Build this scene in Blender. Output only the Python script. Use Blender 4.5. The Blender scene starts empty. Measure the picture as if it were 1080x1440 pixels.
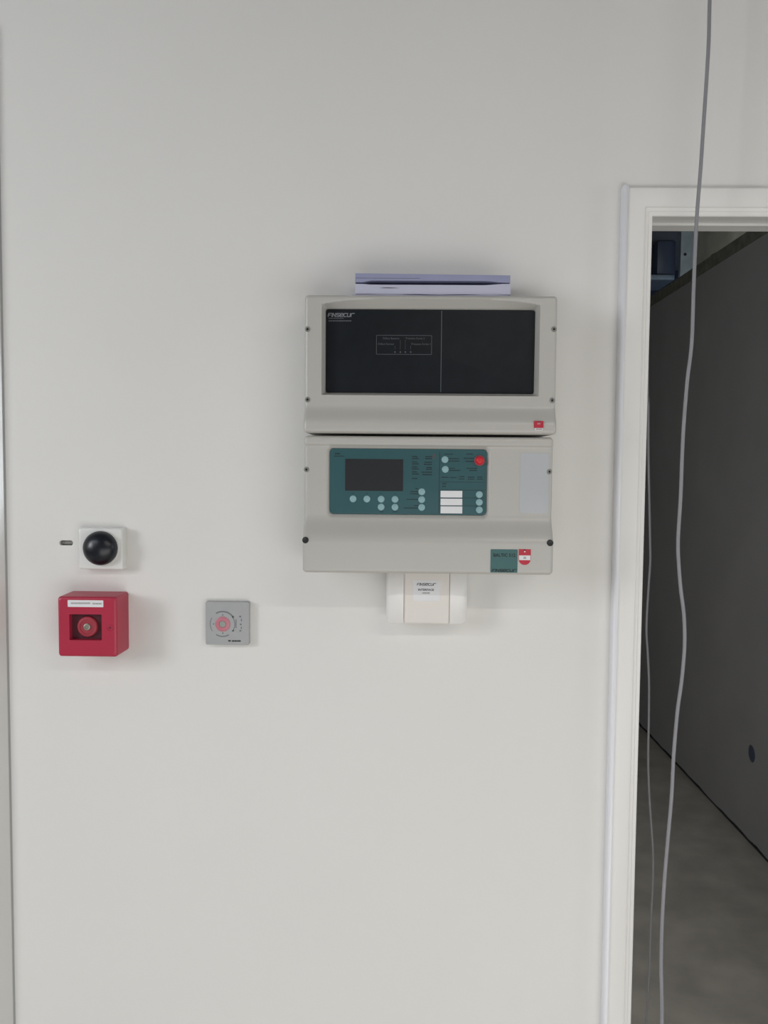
import bpy, bmesh, math, random
from mathutils import Vector, Matrix
random.seed(7)

# ------------------------------------------------------------------ camera
SC = bpy.context.scene
COL = SC.collection
F_PX = 1130.0
CAM = Vector((0.0, -1.345, 1.63))
PITCH, YAW, ROLL = math.radians(3.22), math.radians(0.92), math.radians(0.49)
fwd = Vector((-math.sin(YAW) * math.cos(PITCH), math.cos(YAW) * math.cos(PITCH), -math.sin(PITCH)))
right0 = fwd.cross(Vector((0, 0, 1))).normalized()
up0 = right0.cross(fwd).normalized()
# the hand-held camera leans a little anticlockwise, so the room leans clockwise
right = (right0 * math.cos(ROLL) + up0 * math.sin(ROLL)).normalized()
up = right.cross(fwd).normalized()
cd = bpy.data.cameras.new('camera')
cam = bpy.data.objects.new('camera', cd)
COL.objects.link(cam)
R3 = Matrix((right, up, -fwd)).transposed()
cam.matrix_world = Matrix.Translation(CAM) @ R3.to_4x4()
cd.sensor_fit = 'VERTICAL'
cd.sensor_height = 36.0
cd.lens = F_PX / 1440.0 * 36.0
cd.clip_start = 0.01
SC.camera = cam


def ray(px, py):
    return (fwd * F_PX + right * (px - 540.0) - up * (py - 720.0)).normalized()


def at(px, py, Y=0.0):
    """photo pixel -> point on the vertical plane at depth Y"""
    d = ray(px, py)
    return CAM + d * ((Y - CAM.y) / d.y)


def at_x(px, py, X):
    d = ray(px, py)
    return CAM + d * ((X - CAM.x) / d.x)


# ------------------------------------------------------------------ world, lights, exposure
W = bpy.data.worlds.new('world')
SC.world = W
W.use_nodes = True
bg = W.node_tree.nodes['Background']
bg.inputs[0].default_value = (0.55, 0.68, 0.9, 1)
bg.inputs[1].default_value = 0.3

SC.view_settings.view_transform = 'Standard'
SC.view_settings.look = 'None'
SC.view_settings.gamma = 1.0
SC.view_settings.use_curve_mapping = False
SC.view_settings.exposure = -0.03


def area(name, loc, size, target, power, color):
    l = bpy.data.lights.new(name, 'AREA')
    l.shape = 'RECTANGLE'
    l.size, l.size_y = size
    l.energy = power
    l.color = color
    o = bpy.data.objects.new(name, l)
    COL.objects.link(o)
    o.location = loc
    d = (Vector(target) - Vector(loc)).normalized()
    o.rotation_euler = d.to_track_quat('-Z', 'Y').to_euler()
    return o


# tube lamps under the ceiling, parallel to the wall, shining straight down
area('tube_light', (1.45, -2.02, 2.70), (2.2, 0.05), (1.45, -2.02, 0), 18.0, (1.0, 0.94, 0.86))
area('tube_light.001', (-1.95, -2.02, 2.70), (1.5, 0.05), (-1.95, -2.02, 0), 14.0, (0.84, 0.91, 1.0))
# added low source standing in for sunlit floor bounce, then the upper left window
area('window_daylight', (0.75, -2.08, 0.66), (2.7, 1.1), (0.75, 0, 0.60), 20.0, (1.0, 0.985, 0.95))
area('window_daylight.001', (-3.10, -2.08, 2.15), (0.9, 1.0), (-2.2, 0, 2.0), 42.0, (0.95, 0.975, 1.0))
# narrow window in the right wall
area('window_daylight.004', (3.52, -1.0, 1.75), (0.5, 1.1), (0.0, -1.0, 1.75), 13.0, (0.85, 0.94, 1.0))
# unseen fill lights added to brighten the unfinished room and the gap beyond it
area('window_daylight.002', (-1.35, 0.9, 1.7), (1.0, 1.4), (1.2, 1.6, 0.3), 19.0, (1.0, 0.99, 0.95))
area('window_daylight.003', (1.85, 3.4, 3.5), (0.3, 0.3), (2.5, 4.9, 3.2), 10.0, (0.92, 0.97, 1.0))

# ------------------------------------------------------------------ materials
MATS = {}


def mat(name, col, rough=0.6, metal=0.0, noise=0.0, nscale=8.0, bump=0.0, bscale=300.0, coat=0.0, spec=0.5, alpha=None):
    m = bpy.data.materials.new(name)
    m.use_nodes = True
    nt = m.node_tree
    b = nt.nodes['Principled BSDF']
    b.inputs['Roughness'].default_value = rough
    b.inputs['Metallic'].default_value = metal
    b.inputs['Specular IOR Level'].default_value = spec
    if coat:
        b.inputs['Coat Weight'].default_value = coat
        b.inputs['Coat Roughness'].default_value = 0.15
    tc = nt.nodes.new('ShaderNodeTexCoord')
    if noise > 0:
        n = nt.nodes.new('ShaderNodeTexNoise')
        n.inputs['Scale'].default_value = nscale
        n.inputs['Detail'].default_value = 6
        nt.links.new(tc.outputs['Object'], n.inputs['Vector'])
        r = nt.nodes.new('ShaderNodeValToRGB')
        lo = [max(0, c * (1 - noise)) for c in col[:3]]
        hi = [min(1, c * (1 + noise)) for c in col[:3]]
        r.color_ramp.elements[0].color = (*lo, 1)
        r.color_ramp.elements[1].color = (*hi, 1)
        r.color_ramp.elements[0].position = 0.3
        r.color_ramp.elements[1].position = 0.7
        nt.links.new(n.outputs['Fac'], r.inputs['Fac'])
        nt.links.new(r.outputs['Color'], b.inputs['Base Color'])
    else:
        b.inputs['Base Color'].default_value = (*col[:3], 1)
    if bump > 0:
        n2 = nt.nodes.new('ShaderNodeTexNoise')
        n2.inputs['Scale'].default_value = bscale
        n2.inputs['Detail'].default_value = 3
        nt.links.new(tc.outputs['Object'], n2.inputs['Vector'])
        bp = nt.nodes.new('ShaderNodeBump')
        bp.inputs['Strength'].default_value = bump
        bp.inputs['Distance'].default_value = 0.001
        nt.links.new(n2.outputs['Fac'], bp.inputs['Height'])
        nt.links.new(bp.outputs['Normal'], b.inputs['Normal'])
    if alpha is not None:
        b.inputs['Alpha'].default_value = alpha
    MATS[name] = m
    return m


mat('wall_paint', (0.78, 0.765, 0.735), 0.75, noise=0.012, nscale=2.5, bump=0.12, bscale=260)
mat('trim_gloss', (0.80, 0.785, 0.755), 0.33, noise=0.01, nscale=4)
mat('bead_white', (0.84, 0.84, 0.87), 0.3)
mat('trim_old', (0.70, 0.69, 0.665), 0.14, noise=0.015, nscale=4, coat=0.8)
mat('caulk_grey', (0.40, 0.40, 0.39), 0.8)
mat('ceiling_bare', (0.22, 0.225, 0.235), 0.9, noise=0.1, nscale=3)
mat('screed', (0.46, 0.44, 0.40), 0.85, noise=0.16, nscale=7, bump=0.4, bscale=60)
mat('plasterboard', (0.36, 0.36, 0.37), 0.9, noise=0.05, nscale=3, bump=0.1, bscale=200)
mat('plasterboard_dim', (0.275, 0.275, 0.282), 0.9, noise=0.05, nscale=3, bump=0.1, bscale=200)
mat('void_dark', (0.02, 0.022, 0.026), 0.9)
mat('steel_galv', (0.36, 0.42, 0.46), 0.45, 0.6, noise=0.1, nscale=20)
mat('concrete_beige', (0.34, 0.325, 0.265), 0.9, noise=0.15, nscale=5)
mat('mineral_wool', (0.13, 0.135, 0.11), 1.0, noise=0.25, nscale=25, bump=0.6, bscale=60)
mat('duct_navy', (0.05, 0.065, 0.10), 0.5, noise=0.15, nscale=6)

mat('abs_grey', (0.50, 0.485, 0.45), 0.30, noise=0.012, nscale=6, bump=0.05, bscale=900)
mat('smoked_plastic', (0.008, 0.0105, 0.014), 0.45, noise=0.15, nscale=40, spec=0.22)
mat('screen', (0.028, 0.029, 0.032), 0.25, spec=0.4)
mat('teal_film', (0.021, 0.090, 0.102), 0.5, noise=0.04, nscale=20)
mat('teal_label', (0.045, 0.135, 0.135), 0.5, noise=0.04, nscale=20)
mat('teal_dark', (0.018, 0.055, 0.062), 0.5)
mat('key_pale', (0.26, 0.43, 0.455), 0.45, noise=0.03, nscale=100)
mat('ink_teal', (0.008, 0.028, 0.034), 0.6)
mat('ink_black', (0.012, 0.013, 0.015), 0.6)
mat('ink_grey', (0.20, 0.215, 0.23), 0.6)
mat('ink_dim', (0.075, 0.083, 0.092), 0.6)
mat('paper_label', (0.78, 0.78, 0.79), 0.6, noise=0.01, nscale=50)
mat('red_knob', (0.62, 0.012, 0.022), 0.45)
mat('red_halo', (0.34, 0.05, 0.075), 0.45)
mat('red_mark', (0.20, 0.05, 0.055), 0.6)
mat('red_sticker', (0.50, 0.018, 0.045), 0.45, noise=0.05, nscale=60)
mat('black_plug', (0.008, 0.009, 0.009), 0.45)
mat('screw_zinc', (0.27, 0.265, 0.245), 0.45, 0.2)
mat('film_clear', (0.47, 0.485, 0.50), 0.4)
mat('white_abs', (0.76, 0.715, 0.665), 0.4, noise=0.008, nscale=10)
mat('white_wing', (0.83, 0.81, 0.785), 0.35, noise=0.008, nscale=10)
mat('white_gloss', (0.80, 0.80, 0.77), 0.14, noise=0.02, nscale=20, bump=0.5, bscale=70, coat=0.5)
mat('black_dome', (0.006, 0.008, 0.013), 0.30, spec=0.5)
mat('call_red', (0.44, 0.020, 0.056), 0.42, noise=0.05, nscale=12, coat=0.15)
mat('call_maroon', (0.075, 0.006, 0.016), 0.6)
mat('call_disc', (0.36, 0.035, 0.055), 0.45)
mat('brass_grey', (0.34, 0.31, 0.26), 0.4, 0.5)
mat('plate_grey', (0.40, 0.405, 0.405), 0.5, noise=0.03, nscale=30)
mat('led_red', (0.55, 0.20, 0.245), 0.35)
mat('led_green', (0.30, 0.34, 0.30), 0.4)
mat('ink_plate', (0.20, 0.205, 0.22), 0.6)
mat('ink_faint', (0.42, 0.40, 0.41), 0.6)
mat('ink_line', (0.11, 0.12, 0.13), 0.6)
mat('paper_lilac', (0.30, 0.31, 0.46), 0.75, noise=0.03, nscale=18)  # bluish light on brightened paper, put into both paper colours
mat('paper_white', (0.52, 0.52, 0.64), 0.75, noise=0.03, nscale=18)
mat('cable_grey', (0.27, 0.265, 0.285), 0.45, noise=0.04, nscale=30)
mat('window_white', (0.8, 0.8, 0.78), 0.4)
gm = bpy.data.materials.new('window_glass')
gm.use_nodes = True
gb = gm.node_tree.nodes['Principled BSDF']
gb.inputs['Transmission Weight'].default_value = 1.0
gb.inputs['Roughness'].default_value = 0.0
gb.inputs['IOR'].default_value = 1.02
MATS['window_glass'] = gm

# ------------------------------------------------------------------ object helpers
WORLD = {}


def link(name, me, parent=None, smooth=False, material=None, flat_angle=None):
    """mesh data in world space -> object whose origin is its own centre"""
    vs = me.vertices
    if len(vs):
        mn = Vector((min(v.co[i] for v in vs) for i in range(3)))
        mx = Vector((max(v.co[i] for v in vs) for i in range(3)))
        c = (mn + mx) * 0.5
    else:
        c = Vector()
    me.transform(Matrix.Translation(-c))
    o = bpy.data.objects.new(name, me)
    COL.objects.link(o)
    if material:
        me.materials.append(MATS[material])
    if smooth:
        me.polygons.foreach_set('use_smooth', [True] * len(me.polygons))
        if flat_angle:
            me.set_sharp_from_angle(angle=math.radians(flat_angle))
    WORLD[o.name] = c
    if parent is not None:
        o.parent = parent
        o.location = c - WORLD[parent.name]
    else:
        o.location = c
    return o


def from_bm(name, bm, material, parent=None, smooth=False, angle=None):
    bmesh.ops.recalc_face_normals(bm, faces=bm.faces)
    me = bpy.data.meshes.new(name)
    bm.to_mesh(me)
    bm.free()
    return link(name, me, parent, smooth, material, angle)


def thing(name, loc, label, cat, group=None):
    o = bpy.data.objects.new(name, None)
    o.empty_display_size = 0.03
    COL.objects.link(o)
    o.location = loc
    WORLD[o.name] = Vector(loc)
    return tag(o, label, cat, group)


def tag(o, label, cat, group=None, kind=None):
    o['label'] = label
    o['category'] = cat
    if group:
        o['group'] = group
    if kind:
        o['kind'] = kind
    return o


def structure(o, label=None, cat=None):
    o['kind'] = 'structure'
    if label:
        o['label'] = label
        o['category'] = cat
    return o


def bm_box(bm, lo, hi):
    vs = [bm.verts.new((x, y, z)) for x in (lo[0], hi[0]) for y in (lo[1], hi[1]) for z in (lo[2], hi[2])]
    for f in ((0, 1, 3, 2), (4, 6, 7, 5), (0, 4, 5, 1), (2, 3, 7, 6), (0, 2, 6, 4), (1, 5, 7, 3)):
        bm.faces.new([vs[i] for i in f])
    return vs


def box(name, lo, hi, material, parent=None, bevel=0.0, seg=2):
    bm = bmesh.new()
    bm_box(bm, lo, hi)
    if bevel:
        bmesh.ops.bevel(bm, geom=list(bm.edges), offset=bevel, segments=seg, affect='EDGES', profile=0.5)
    return from_bm(name, bm, material, parent, smooth=bool(bevel), angle=40)


def rr_outline(cx, cz, w, h, r, n=6):
    """rounded rectangle in XZ, counter-clockwise; r may be 4 radii (tr, tl, bl, br)"""
    rs = r if isinstance(r, (tuple, list)) else (r,) * 4
    pts = []
    for k, (sx, sz) in enumerate(((1, 1), (-1, 1), (-1, -1), (1, -1))):
        rr = min(rs[k], w / 2 - 1e-6, h / 2 - 1e-6)
        ox, oz = cx + sx * (w / 2 - rr), cz + sz * (h / 2 - rr)
        a0 = math.pi / 2 * k
        if rr < 1e-6:
            pts.append((ox, oz))
            continue
        for i in range(n + 1):
            a = a0 + math.pi / 2 * i / n
            pts.append((ox + rr * math.cos(a), oz + rr * math.sin(a)))
    return pts


def inset(pts, d):
    cx = sum(p[0] for p in pts) / len(pts)
    cz = sum(p[1] for p in pts) / len(pts)
    mx = max(abs(p[0] - cx) for p in pts)
    mz = max(abs(p[1] - cz) for p in pts)
    return [(cx + (p[0] - cx) * (mx - d) / mx, cz + (p[1] - cz) * (mz - d) / mz) for p in pts]


def loft(bm, rings, cap_first=True, cap_last=True):
    vr = [[bm.verts.new(p) for p in ring] for ring in rings]
    n = len(vr[0])
    for a, b in zip(vr, vr[1:]):
        for i in range(n):
            bm.faces.new((a[i], a[(i + 1) % n], b[(i + 1) % n], b[i]))
    if cap_first:
        bm.faces.new(vr[0])
    if cap_last:
        bm.faces.new(vr[-1])
    return vr


def plate(name, cx, cz, w, h, r, yb, yf, material, parent=None, chamfer=0.0, back_grow=0.0, n=6):
    """rounded plate from yb (rear) to yf (front, more negative)"""
    o = rr_outline(cx, cz, w, h, r, n)
    bm = bmesh.new()
    rings = [[(x, yb, z) for x, z in inset(o, -back_grow)]]
    if chamfer > 0:
        for k in range(4):
            a = math.pi / 2 * k / 3
            rings.append([(x, yf + chamfer * (1 - math.sin(a)), z) for x, z in inset(o, chamfer * (1 - math.cos(a)))])
    else:
        rings.append([(x, yf, z) for x, z in o])
    loft(bm, rings)
    return from_bm(name, bm, material, parent, smooth=True, angle=35)


def lathe(name, cx, cz, prof, material, parent=None, seg=28):
    """profile [(radius, y)] turned about the Y axis"""
    bm = bmesh.new()
    rings = []
    for r, y in prof:
        rings.append([(cx + r * math.cos(2 * math.pi * i / seg), y, cz + r * math.sin(2 * math.pi * i / seg)) for i in range(seg)])
    loft(bm, rings)
    return from_bm(name, bm, material, parent, smooth=True, angle=40)


def tube(name, pts, r, material, parent=None, seg=10, sub=6):
    P = [Vector(p) for p in pts]
    path = []
    for i in range(len(P) - 1):
        p0, p1, p2, p3 = P[max(i - 1, 0)], P[i], P[i + 1], P[min(i + 2, len(P) - 1)]
        for k in range(sub):
            t = k / sub
            path.append(0.5 * ((2 * p1) + (p2 - p0) * t + (2 * p0 - 5 * p1 + 4 * p2 - p3) * t * t + (3 * p1 - p0 - 3 * p2 + p3) * t ** 3))
    path.append(P[-1])
    bm = bmesh.new()
    rings = []
    nrm = None
    for i, p in enumerate(path):
        t = (path[min(i + 1, len(path) - 1)] - path[max(i - 1, 0)]).normalized()
        if nrm is None:
            nrm = t.orthogonal().normalized()
        nrm = (nrm - t * nrm.dot(t)).normalized()
        b = t.cross(nrm)
        rings.append([p + (nrm * math.cos(2 * math.pi * k / seg) + b * math.sin(2 * math.pi * k / seg)) * r for k in range(seg)])
    loft(bm, rings)
    return from_bm(name, bm, material, parent, smooth=True, angle=60)


def text(name, s, x, z, width, height, y, material, parent, bold=0.0, shear=0.0):
    """flat lettering on a surface facing -Y, fitted into width x height, centred on (x, z)"""
    cu = bpy.data.curves.new(name, 'FONT')
    cu.body = s
    cu.size = 1.0
    cu.offset = bold
    cu.shear = shear
    cu.resolution_u = 2
    tmp = bpy.data.objects.new(name, cu)
    COL.objects.link(tmp)
    dg = bpy.context.evaluated_depsgraph_get()
    me = bpy.data.meshes.new_from_object(tmp.evaluated_get(dg))
    bpy.data.objects.remove(tmp)
    bpy.data.curves.remove(cu)
    me.materials.clear()
    xs = [v.co.x for v in me.vertices]
    ys = [v.co.y for v in me.vertices]
    sx = width / (max(xs) - min(xs))
    sy = height / (max(ys) - min(ys))
    mx, my = (max(xs) + min(xs)) / 2, (max(ys) + min(ys)) / 2
    for v in me.vertices:
        v.co = Vector((x + (v.co.x - mx) * sx, y, z + (v.co.y - my) * sy))
    return link(name, me, parent, False, material)


GLYPHS = {'F': [[(0, 0), (0, .72), (.22, 1), (.9, 1)], [(0, .46), (.62, .46)]], 'i': [[(0, 0), (0, 1)]],
          'N': [[(0, 0), (0, 1), (.85, 0), (.85, 1)]],
          'S': [[(.95, 1), (.2, 1), (0, .86), (0, .64), (.2, .5), (.75, .5), (.95, .36), (.95, .14), (.75, 0), (0, 0)]],
          'E': [[(0, .5), (.95, .5), (.95, .8), (.75, 1), (.2, 1), (0, .8), (0, .2), (.2, 0), (.9, 0)]],
          'C': [[(.9, 1), (.25, 1), (0, .8), (0, .2), (.25, 0), (.9, 0)]],
          'U': [[(0, 1), (0, .2), (.2, 0), (.7, 0), (.92, .2), (.92, 1)]],
          'R': [[(0, 0), (0, .72), (.25, 1), (1.0, 1)]]}


def wordmark(x, z, width, height, y, material, parent, bold=0.2):
    """the maker's wide rounded wordmark drawn with thick strokes"""
    adv = {'i': 0.32}
    total = sum(adv.get(ch, 1.22) for ch in 'FiNSECUR') - 0.22
    sx, th = width / total, height * bold
    pen = x - width / 2
    bm = bmesh.new()
    k = 0
    for ch in 'FiNSECUR':
        for line in GLYPHS[ch]:
            P = [(pen + a * sx + 0.12 * height * b, z - height / 2 + b * (height - th) + th / 2) for a, b in line]
            for (ax, az), (bx_, bz_) in zip(P, P[1:]):
                dx, dz = bx_ - ax, bz_ - az
                L = math.hypot(dx, dz)
                ux, uz = dx / L * th * 0.5, dz / L * th * 0.5
                k += 1
                yy = y - 0.000002 * k
                q = [(ax - ux - uz, az - uz + ux), (bx_ + ux - uz, bz_ + uz + ux), (bx_ + ux + uz, bz_ + uz - ux), (ax - ux + uz, az - uz - ux)]
                bm.faces.new([bm.verts.new((p, yy, r_)) for p, r_ in q])
        pen += adv.get(ch, 1.22) * sx
    o = from_bm('lettering', bm, material, parent)
    o['kind'] = 'stuff'
    return o


def strokes(name, rows, y, material, parent, word=0.35):
    """print too small to read: rows of short dashes. rows = [(px0, px1, py, height_px)]"""
    bm = bmesh.new()
    for x0, x1, py, hp in rows:
        x = x0
        while x < x1 - 0.3:
            L = min(random.uniform(1.6, 4.2), x1 - x)
            a, b = at(x, py - hp / 2, y), at(x + L, py + hp / 2, y)
            vs = [bm.verts.new(c) for c in ((a.x, y, a.z), (a.x, y, b.z), (b.x, y, b.z), (b.x, y, a.z))]
            bm.faces.new(vs)
            x += L + word
    o = from_bm(name, bm, material, parent)
    o['kind'] = 'stuff'
    return o


def rect_px(x0, y0, x1, y1, Y):
    """centre, width, height on the plane Y of an upright rectangle given in photo pixels"""
    c = at((x0 + x1) / 2, (y0 + y1) / 2, Y)
    w = (at(x1, (y0 + y1) / 2, Y) - at(x0, (y0 + y1) / 2, Y)).x
    h = (at((x0 + x1) / 2, y0, Y) - at((x0 + x1) / 2, y1, Y)).z
    return c.x, c.z, w, h


def fill_loops(bm, loops, y=None):
    edges = []
    out = []
    for lp in loops:
        vs = [bm.verts.new(p) for p in lp]
        out.append(vs)
        for i in range(len(vs)):
            edges.append(bm.edges.new((vs[i], vs[(i + 1) % len(vs)])))
    bmesh.ops.triangle_fill(bm, use_beauty=True, use_dissolve=False, edges=edges)
    return out


# ------------------------------------------------------------------ the room
T_WALL = 0.072
XL, XR, YB, ZC = -3.8, 3.6, -2.15, 2.95        # main room
Z_TOP = 3.7                                     # slab above the unfinished room
JX = at(915.5, 430, -0.012).x                   # inner edge of the left door jamb
DOOR_W, DOOR_H = 0.83, 2.04
NX = 1.545                                      # plasterboard wall of the next room
NXL, NYB = -1.5, 7.2

# wall with the doorway; a slotted fixing hole left in the plaster
slot_c = at(93, 763.5, 0)
slot = rr_outline(slot_c.x, slot_c.z, 0.0235, 0.0085, 0.0042, 5)
jo = 0.004
outer = [(XL, 0.0), (JX - jo, 0.0), (JX - jo, DOOR_H + jo), (JX + DOOR_W + jo, DOOR_H + jo), (JX + DOOR_W + jo, 0.0),
         (XR, 0.0), (XR, Z_TOP), (XL, Z_TOP)]
bm = bmesh.new()
lf = fill_loops(bm, [[(x, 0, z) for x, z in outer], [(x, 0, z) for x, z in slot]])
lb = fill_loops(bm, [[(x, T_WALL, z) for x, z in outer]])
for i in range(len(outer)):
    j = (i + 1) % len(outer)
    bm.faces.new((lf[0][i], lf[0][j], lb[0][j], lb[0][i]))
deep = [bm.verts.new((x, 0.03, z)) for x, z in slot]
for i in range(len(slot)):
    j = (i + 1) % len(slot)
    bm.faces.new((lf[1][i], lf[1][j], deep[j], deep[i]))
bm.faces.new(deep)
wf = structure(from_bm('wall_front', bm, 'wall_paint'), 'white painted plaster wall that carries the fire alarm panel', 'wall')
plug = plate('wall_plug', slot_c.x, slot_c.z, 0.021, 0.0062, 0.003, 0.02, 0.006, 'screw_zinc', wf, 0.001)

structure(box('floor', (XL - 0.1, YB - 0.1, -0.12), (XR + 0.1, NYB, 0.0), 'screed'), 'bare grey brown screed floor', 'floor')
structure(box('ceiling', (XL, YB, ZC), (XR, 0.0, ZC + 0.12), 'ceiling_bare'), 'bare dark ceiling', 'ceiling')
structure(box('wall_left', (XL - 0.1, YB, 0), (XL, T_WALL, Z_TOP), 'plasterboard'), 'bare grey plasterboard side wall', 'wall')
bm = bmesh.new()
o3 = [(YB, 0.0), (T_WALL, 0.0), (T_WALL, Z_TOP), (YB, Z_TOP)]
w3 = [(-1.3, 1.15), (-0.7, 1.15), (-0.7, 2.35), (-1.3, 2.35)]
b1 = fill_loops(bm, [[(XR, y, z) for y, z in lp] for lp in (o3, w3)])
b2 = fill_loops(bm, [[(XR + 0.12, y, z) for y, z in lp] for lp in (o3, w3)])
for la, lb2 in zip(b1, b2):
    for i in range(4):
        j = (i + 1) % 4
        bm.faces.new((la[i], la[j], lb2[j], lb2[i]))
structure(from_bm('wall_right', bm, 'plasterboard'), 'bare grey plasterboard side wall by the doorway', 'wall')
wo = structure(box('window_3', (XR + 0.05, -1.30, 1.15), (XR + 0.10, -1.26, 2.35), 'window_white'), 'white framed narrow window in the side wall', 'window')
box('frame_rail', (XR + 0.05, -0.74, 1.15), (XR + 0.10, -0.70, 2.35), 'window_white', wo)
box('frame_rail', (XR + 0.05, -1.26, 1.15), (XR + 0.10, -0.74, 1.19), 'window_white', wo)
box('frame_rail', (XR + 0.05, -1.26, 2.31), (XR + 0.10, -0.74, 2.35), 'window_white', wo)
box('pane', (XR + 0.07, -1.26, 1.19), (XR + 0.078, -0.74, 2.31), 'window_glass', wo)

# back wall with two windows, the low wide one added for floor bounce
wins = [(0.75, 0.66, 2.8, 1.2), (-3.10, 2.15, 1.0, 1.1)]
bm = bmesh.new()
outer2 = [(XL, 0.0), (XR, 0.0), (XR, ZC), (XL, ZC)]
wl = [rr_outline(cx, cz, w, h, 0, 1) for cx, cz, w, h in wins]
a1 = fill_loops(bm, [[(x, YB, z) for x, z in lp] for lp in [outer2] + wl])
a2 = fill_loops(bm, [[(x, YB - 0.2, z) for x, z in lp] for lp in [outer2] + wl])
for la, lb2 in zip(a1, a2):
    for i in range(len(la)):
        j = (i + 1) % len(la)
        bm.faces.new((la[i], la[j], lb2[j], lb2[i]))
structure(from_bm('wall_back', bm, 'plasterboard'), 'bare grey plasterboard wall with the windows', 'wall')
for k, (cx, cz, w, h) in enumerate(wins):
    bm = bmesh.new()
    t = 0.06
    bm_box(bm, (cx - w / 2, YB - 0.14, cz - h / 2), (cx - w / 2 + t, YB - 0.08, cz + h / 2))
    bm_box(bm, (cx + w / 2 - t, YB - 0.14, cz - h / 2), (cx + w / 2, YB - 0.08, cz + h / 2))
    bm_box(bm, (cx - w / 2 + t, YB - 0.14, cz - h / 2), (cx + w / 2 - t, YB - 0.08, cz - h / 2 + t))
    bm_box(bm, (cx - w / 2 + t, YB - 0.14, cz + h / 2 - t), (cx + w / 2 - t, YB - 0.08, cz + h / 2))
    bm_box(bm, (cx - 0.03, YB - 0.14, cz - h / 2 + t), (cx + 0.03, YB - 0.08, cz + h / 2 - t))
    wo = structure(from_bm('window_%d' % (k + 1), bm, 'window_white'), 'white framed window behind the camera', 'window')
    for s in (-1, 1):
        x0, x1 = (cx - w / 2 + t, cx - 0.03) if s < 0 else (cx + 0.03, cx + w / 2 - t)
        box('pane', (x0, YB - 0.115, cz - h / 2 + t), (x1, YB - 0.107, cz + h / 2 - t), 'window_glass', wo)

# casing with a splayed edge where the wall ends
ex = (at(9.0, 800, 0).x + at(20.5, 1440, 0).x + at(3.5, 400, 0).x) / 3 + 0.001
bm = bmesh.new()
prof = [(ex - 0.003, 0.0), (ex - 0.003, -0.002)]
# slightly convex splayed edge, turned towards the side window
px_, py_ = ex - 0.003, -0.002
for k in range(8):
    a = math.radians(37.6 + 2.4 * k / 7)
    px_, py_ = px_ - 0.0030 * math.sin(a), py_ - 0.0030 * math.cos(a)
    prof.append((px_, py_))
prof += [(px_ - 0.003, py_ - 0.0012), (ex - 0.085, py_ - 0.0012), (ex - 0.09, py_ + 0.003), (ex - 0.09, 0.0)]
loft(bm, [[(x, y, z) for x, y in prof] for z in (0.0, 2.34)])
tr = structure(from_bm('trim_1', bm, 'trim_old', None, True, 12), 'glossy off white casing with a splayed edge at the end of the wall', 'casing')
box('shadow_gap', (ex - 0.003, -0.0006, 0.0), (ex + 0.0002, 0.0, 2.34), 'caulk_grey', tr)  # thin grey strip along the joint of casing and wall

# ---- doorway: lining, stop and moulded casing
door = thing('door_1', (JX + DOOR_W / 2, 0.03, 0.0), 'white moulded door frame around the open dark doorway', 'door frame')
door['kind'] = 'structure'
x0, x1 = JX, JX + DOOR_W


def sweep_frame(name, prof, material, parent):
    """prof = [(u outwards from opening edge, y)] swept up the left leg, over the head, down the right leg"""
    bm = bmesh.new()
    rings = []
    for kind in range(4):
        ring = []
        for u, y in prof:
            p = [(x0 - u, y, 0.0), (x0 - u, y, DOOR_H + u), (x1 + u, y, DOOR_H + u), (x1 + u, y, 0.0)][kind]
            ring.append(p)
        rings.append(ring)
    loft(bm, rings)
    return from_bm(name, bm, material, parent, True, 25)


sweep_frame('casing', [(0.0, 0.0), (0.0, -0.0070), (0.0012, -0.0085), (0.0065, -0.0085), (0.0080, -0.0100), (0.0125, -0.0100),
                       (0.0140, -0.0125), (0.0175, -0.0135), (0.0400, -0.0135), (0.0430, -0.0130), (0.0462, -0.0100), (0.0478, -0.0055),
                       (0.0480, 0.0)], 'trim_gloss', door)
# half-round bead covering the joint along the left edge of the casing
bm = bmesh.new()
bpf = [(x0 - 0.0400, 0.0)]
for k in range(11):
    a = math.pi * k / 10
    bpf.append((x0 - 0.0452 + 0.0052 * math.cos(a), -0.0105 - 0.0062 * math.sin(a)))
bpf.append((x0 - 0.0504, 0.0))
loft(bm, [[(x, y, z) for x, y in bpf] for z in (0.0, DOOR_H + 0.0455)] + [[(x0 - 0.0452 + (x - x0 + 0.0452) * 0.6, y * 0.8, DOOR_H + 0.049) for x, y in bpf]])
from_bm('edge_bead', bm, 'bead_white', door, True, 45)
sweep_frame('door_lining', [(0.0, 0.0), (0.0, T_WALL + 0.002), (jo, T_WALL + 0.002), (jo, 0.0)], 'trim_gloss', door)
sweep_frame('door_stop', [(-0.0035, 0.030), (-0.0035, 0.058), (0.0005, 0.058), (0.0005, 0.030)], 'trim_gloss', door)

# ---- the unfinished room behind
hz = at_x(1056.5, 1060, NX)
wy0, wy1, wz0, wz1 = T_WALL, 4.4, 0.026, 2.625
hole = [(hz.y + 0.037 * math.cos(2 * math.pi * i / 28), hz.z + 0.037 * math.sin(2 * math.pi * i / 28)) for i in range(28)]
bm = bmesh.new()
rect = [(wy0, wz0), (wy1, wz0), (wy1, wz1), (wy0, wz1)]
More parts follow.
